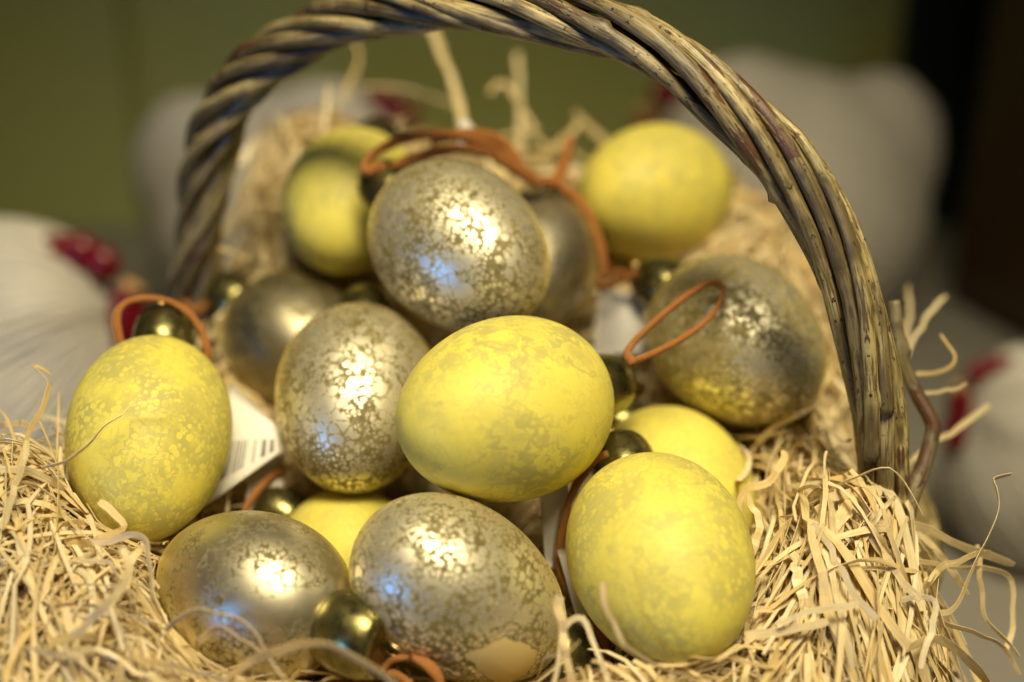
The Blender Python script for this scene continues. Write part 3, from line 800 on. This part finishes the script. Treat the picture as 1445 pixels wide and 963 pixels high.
# single ribbons that stand out in the picture
HERO = [
    ([(60, 660, 44), (110, 640, 44.2), (150, 600, 44.6), (178, 572, 45.0), (215, 562, 45.2), (246, 555, 45.2)], .13, 1.2, .25),
    ([(95, 770, 44.6), (130, 765, 44.4), (175, 742, 44.4), (136, 706, 44.6)], .22, .4, .1),
    ([(130, 768, 44.2), (170, 757, 44), (205, 760, 43.6), (212, 790, 43.4), (216, 850, 43.2), (240, 900, 43)], .24, .2, .1),
    ([(205, 762, 43.7), (185, 800, 43.4), (170, 835, 43.2)], .20, .3, .1),
    ([(236, 890, 42.2), (255, 868, 42), (290, 862, 41.8), (335, 875, 41.6), (375, 920, 41.4), (410, 985, 41.2)], .22, .9, .05),
    ([(300, 985, 41.5), (340, 945, 41.2), (400, 915, 41.0), (436, 906, 40.9), (490, 922, 40.6), (560, 972, 40.2)], .27, .6, .02),
    ([(280, 905, 42.2), (300, 888, 42), (345, 905, 41.8), (400, 950, 41.6), (425, 985, 41.4)], .24, .8, .1),
    ([(120, 925, 41.8), (190, 930, 41.6), (260, 945, 41.4), (330, 965, 41.2)], .22, .4, .1),
    ([(850, 824, 41.6), (858, 868, 41.6), (880, 905, 41.7), (915, 935, 41.8), (960, 950, 41.9), (1010, 958, 42)], .16, .2, .15),
    ([(788, 838, 42.4), (792, 880, 42.2), (798, 920, 42.1), (812, 985, 42)], .26, .1, .15),
    ([(778, 985, 42.2), (790, 930, 42.2), (800, 885, 42.3), (822, 878, 42.4), (840, 920, 42.3), (866, 985, 42.2)], .17, .5, .1),
    ([(1146, 738, 45.2), (1156, 800, 44.6), (1168, 860, 44.2), (1200, 930, 43.6)], .26, .2, .02),
    ([(1146, 738, 45.2), (1176, 785, 44.8), (1200, 830, 44.5), (1240, 875, 44.2)], .24, .5, .05),
    ([(1216, 742, 46.0), (1250, 785, 45.5), (1285, 832, 45.0), (1300, 850, 44.8)], .28, .4, .02),
    ([(1120, 780, 45.2), (1128, 820, 44.8), (1138, 862, 44.5)], .30, .2, .02),
    ([(1050, 900, 43.8), (1110, 890, 43.6), (1165, 875, 43.6)], .28, .3, .02),
    ([(1100, 880, 43.4), (1160, 860, 43.4), (1215, 852, 43.6)], .20, .3, .05),
    ([(1150, 720, 46.4), (1185, 700, 46.6), (1215, 692, 46.8), (1246, 688, 46.8)], .34, .3, .02),
    ([(1170, 712, 47.2), (1240, 726, 47.2), (1310, 750, 47.4), (1380, 778, 47.8), (1432, 800, 48.2)], .30, .6, .04),
    ([(1300, 835, 46), (1330, 800, 46), (1370, 782, 46.4), (1400, 778, 46.8)], .20, .5, .08),
    ([(1320, 868, 45.8), (1352, 860, 46), (1372, 800, 46.2), (1396, 758, 46.4), (1412, 720, 46.6), (1408, 690, 46.7), (1404, 678, 46.8), (1430, 670, 46.8)], .17, .5, .22),
    ([(1290, 790, 47), (1350, 800, 47.4), (1410, 806, 48), (1430, 830, 48.2), (1428, 880, 48.2), (1420, 920, 48)], .18, .8, .1),
    ([(1320, 880, 46), (1370, 890, 46.6), (1410, 910, 47), (1440, 950, 47.2)], .16, .8, .1),
    ([(1380, 770, 48), (1386, 830, 47.6), (1390, 870, 47.4), (1440, 925, 47)], .16, .8, .1),
    ([(1270, 845, 45), (1318, 848, 44.8), (1316, 890, 44.6), (1300, 945, 44.2)], .2, .8, .1),
    ([(1040, 740, 46.8), (1050, 690, 47), (1085, 680, 47.2), (1102, 650, 47.4), (1106, 636, 47.6)], .24, .5, .08),
    ([(1052, 800, 46), (1068, 760, 46.2), (1072, 740, 46.3), (1058, 700, 46.6)], .28, .3, .05),
    ([(1290, 525, 50.5), (1325, 523, 50.6), (1347, 508, 50.7), (1328, 474, 50.8)], .16, .5, .06),
    ([(1300, 555, 50.6), (1340, 552, 50.7), (1368, 542, 50.8)], .14, .5, .06),
    ([(1240, 690, 50.6), (1310, 630, 52), (1350, 604, 53), (1394, 575, 54)], .2, .5, .02),
    ([(1270, 520, 54), (1300, 460, 55), (1334, 415, 56)], .16, .5, .02),
    ([(1275, 480, 57), (1285, 440, 58), (1280, 405, 58)], .18, .5, .02),
    ([(655, 205, 63), (650, 150, 64), (630, 90, 65), (606, 35, 66), (600, 10, 66.5)], .36, .3, .01),
    ([(735, 215, 68), (732, 140, 69), (730, 75, 70)], .30, .3, .01),
    ([(690, 130, 66), (712, 118, 66), (740, 160, 66), (770, 210, 66)], .24, .3, .02),
    ([(470, 160, 66), (492, 120, 66.5), (505, 80, 67), (498, 55, 67)], .2, .3, .04),
    ([(480, 130, 68), (540, 120, 69), (600, 135, 69), (650, 150, 69)], .16, .3, .02),
    ([(810, 160, 68), (850, 195, 67), (880, 225, 66)], .3, .3, .02),
    ([(760, 230, 66), (800, 190, 66), (815, 175, 66)], .28, .3, .02),
    ([(20, 690, 45), (40, 610, 46), (70, 545, 47), (46, 515, 47.4), (60, 520, 47.6), (72, 530, 47.8)], .18, .5, .15),
    ([(-20, 600, 48), (20, 600, 47.6), (42, 596, 47.4)], .26, .5, .05),
    ([(0, 745, 44), (30, 660, 44.4), (40, 625, 44.6)], .24, .5, .05),
    ([(100, 900, 41), (150, 850, 40.8), (180, 810, 40.8), (170, 770, 41)], .26, .5, .03),
]
for ptsx, wd, rl, tw in HERO:
    raw = np.array([P(*q) for q in ptsx])
    q = spline(raw, max(12, len(ptsx) * 5))
    q = q + np.stack([np.interp(np.linspace(0, 1, len(q)), np.linspace(0, 1, 9), rng.normal(0, .05, 9)) for _ in range(3)], 1)
    q, worst = push_out(q, .05)
    T0, N0, B0 = frames(q)
    side = np.cross(T0[0], (q[0] - CAM)); side /= np.linalg.norm(side)          # broad face seen from the front
    roll = math.atan2(side @ B0[0], side @ N0[0]) + rl * .6
    g = ribbon_geo(q, wd, roll, tw)
    mk('ribbon', g[0] - BO, g[1], M['straw'], bed, g[2], smooth=False)
